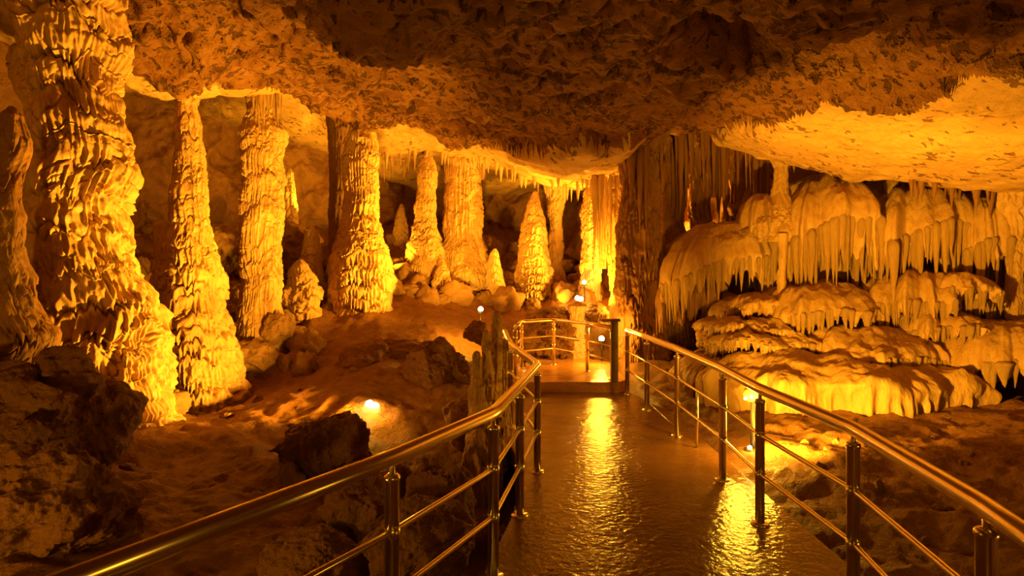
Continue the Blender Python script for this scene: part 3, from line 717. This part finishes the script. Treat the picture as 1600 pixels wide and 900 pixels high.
def rail_path(pts, turn=.07):
    """polyline with small rounded bends"""
    P = [np.array(p, float) for p in pts]; out = [P[0]]
    for i in range(1, len(P)-1):
        a = P[i-1]-P[i]; b = P[i+1]-P[i]; la, lb = np.linalg.norm(a), np.linalg.norm(b); t = min(turn, la*.4, lb*.4)
        p0 = P[i]+a/la*t; p1 = P[i]+b/lb*t
        for s in (0, .25, .5, .75, 1): out.append((1-s)**2*p0+2*s*(1-s)*P[i]+s*s*p1)
    out.append(P[-1]); return out
def post(x, y, zb, root, top=.83, r=.031, mids=(.34, .61)):
    p = lathe('post', [(0, .0), (r, 0), (r, top), (r*1.12, top+.003), (r*1.12, top+.018), (r*.8, top+.026), (.012, top+.03), (.012, top+.09)], M['steel'], root, (x, y, zb))
    lathe('base_flange', [(.0, .012), (.058, .010), (.062, .0), (.058, -.01), (0, -.01)][::-1], M['steel'], p)
    for mz in mids:
        lathe('rail_clamp', [(r, mz-.02), (r*1.1, mz-.018), (r*1.1, mz+.018), (r, mz+.02)], M['steel'], p, seg=20)
    return p
def railing(label, posts, zb, hr=.925, mids=(.34, .61), R=.037, rm=.014, ext0=None, ext1=None, top=.83):
    root = empty('handrail', (0, 0, 0)); tag(root, label, 'railing')
    line = ([ext0] if ext0 else [])+list(posts)+([ext1] if ext1 else [])
    tube_obj('top_rail', rail_path([(x, y, zb+hr) for x, y in line]), R, M['steel'], root)
    for mz in mids: tube_obj('lower_rail', rail_path([(x, y, zb+mz) for x, y in line], .03), rm, M['steel'], root, 12)
    for x, y in posts: post(x, y, zb, root, top)
    return root
railing('steel handrail running from the bottom left along the left edge of the footpath',
        [(-.51,2.45),(-.105,3.25),(.055,4.09),(.22,5.0),(-.02,6.5),(-.10,8.0)], 0, ext0=(-1.55,.75))
railing('long steel handrail along the right edge of the footpath',
        [(1.585,1.925),(1.735,2.93),(1.70,3.95),(1.755,4.80),(1.755,6.12),(1.71,7.3),(1.66,8.3)], 0, ext0=(1.2,.4))
railing('low steel handrail round the far side of the raised landing',
        [(.05,8.75),(.16,9.7),(.73,10.1),(1.22,9.35),(1.50,8.62)], .15, hr=.78, mids=(.28,.50), R=.03, top=.70)
t = empty('newel_post', (1.50, 8.45, .0)); tag(t, 'dark square newel post with a flat arm at the landing step', 'post')
prism('shaft', [(-.05,-.05),(.05,-.05),(.05,.05),(-.05,.05)], 0.14, 1.04, M['bronze'], t, .006)
prism('cap', [(-.19,-.06),(.08,-.06),(.08,.06),(-.19,.06)], 1.03, 1.07, M['bronze'], t, .008)
t = empty('marker_rod', (1.83, 5.7, -.03)); tag(t, 'thin loose steel rod standing beyond the right handrail', 'rod')
tube_obj('rod', [(0, 0, 0), (.005, .0, .40), (0, 0, .72)], .013, M['steel'], t, 12)
lathe('foot', [(0, -.01), (.05, -.01), (.05, .012), (.014, .02)], M['steel'], t)

# ------------------------------------------------------------------ lamps
def sphere_part(name, r, mat, parent, loc, sub=4):
    V, Fc = ICO[sub]; o = make_mesh(name, V*r, Fc, mat, parent); o.location = loc; return o
def floodlight(px, py, d, zg, label, br=.035, n=3, pole_h=None):
    x, y, z = W(px, py, d)
    t = empty('floodlight', (x, y, zg)); tag(t, label, 'lamp')
    h = z-zg
    tube_obj('pole', [(0, 0, -.05), (0, 0, h*.5), (0, 0, h-.05)], .012, M['black'], t, 10)
    hd = lathe('lamp_head', [(.0, h-.06), (.05, h-.06), (.055, h-.03), (.03, h-.02), (0, h-.02)], M['black'], t)
    for i in range(n):
        a = i*2.1+.4
        sphere_part('bulb', br, M['bulb'], t, (.045*math.cos(a) if n > 1 else 0, .045*math.sin(a) if n > 1 else 0, h+.01+.02*i))
    return t
floodlight(580,636,6.75,float(floor_z(-1.65,6.75))-.02,'lit floodlight cluster behind the brown boulder on the clay floor',.04,3)
floodlight(751,484,10.2,.72,'small lit lamp on a thin stake by the middle clay bank',.045,1)
floodlight(913,442,12.4,1.16,'small lit lamp high on a stake before the stump-like column',.045,1)
floodlight(905,468,12.1,1.0,'lit lamp low behind the mound beyond the landing',.05,2)
floodlight(940,530,10.6,.15,'lit lamp just behind the landing rail near the newel',.05,1)
floodlight(820,560,9.8,.15,'dim short lamp stake at the left end of the landing',.015,1)
# globe lamp
gx, gy = (1178-800)*5.6/F, 5.6
t = empty('globe_lamp', (gx, gy, -.08)); tag(t, 'round globe lamp on a short black post between path and terraces', 'lamp')
tube_obj('pole', [(0, 0, -.05), (0, 0, .25), (0, 0, .56)], .033, M['black'], t, 16)
lathe('base', [(0, 0), (.09, 0), (.09, .03), (.035, .05)], M['black'], t)
sphere_part('globe', .075, M['globe'], t, (-.03, 0, .63))
sphere_part('bulb', .013, M['bulb'], t, (-.10, -.04, .595)); sphere_part('bulb', .013, M['bulb'], t, (.03, -.065, .575))
t = empty('ground_lamp', (gx-.07, gy-.05, -.05)); tag(t, 'small lit ground lamp beside the foot of the globe lamp', 'lamp')
lathe('housing', [(0, 0), (.05, 0), (.055, .05), (.045, .09), (0, .09)], M['black'], t)
sphere_part('bulb', .020, M['bulb'], t, (-.0, -.02, .10))
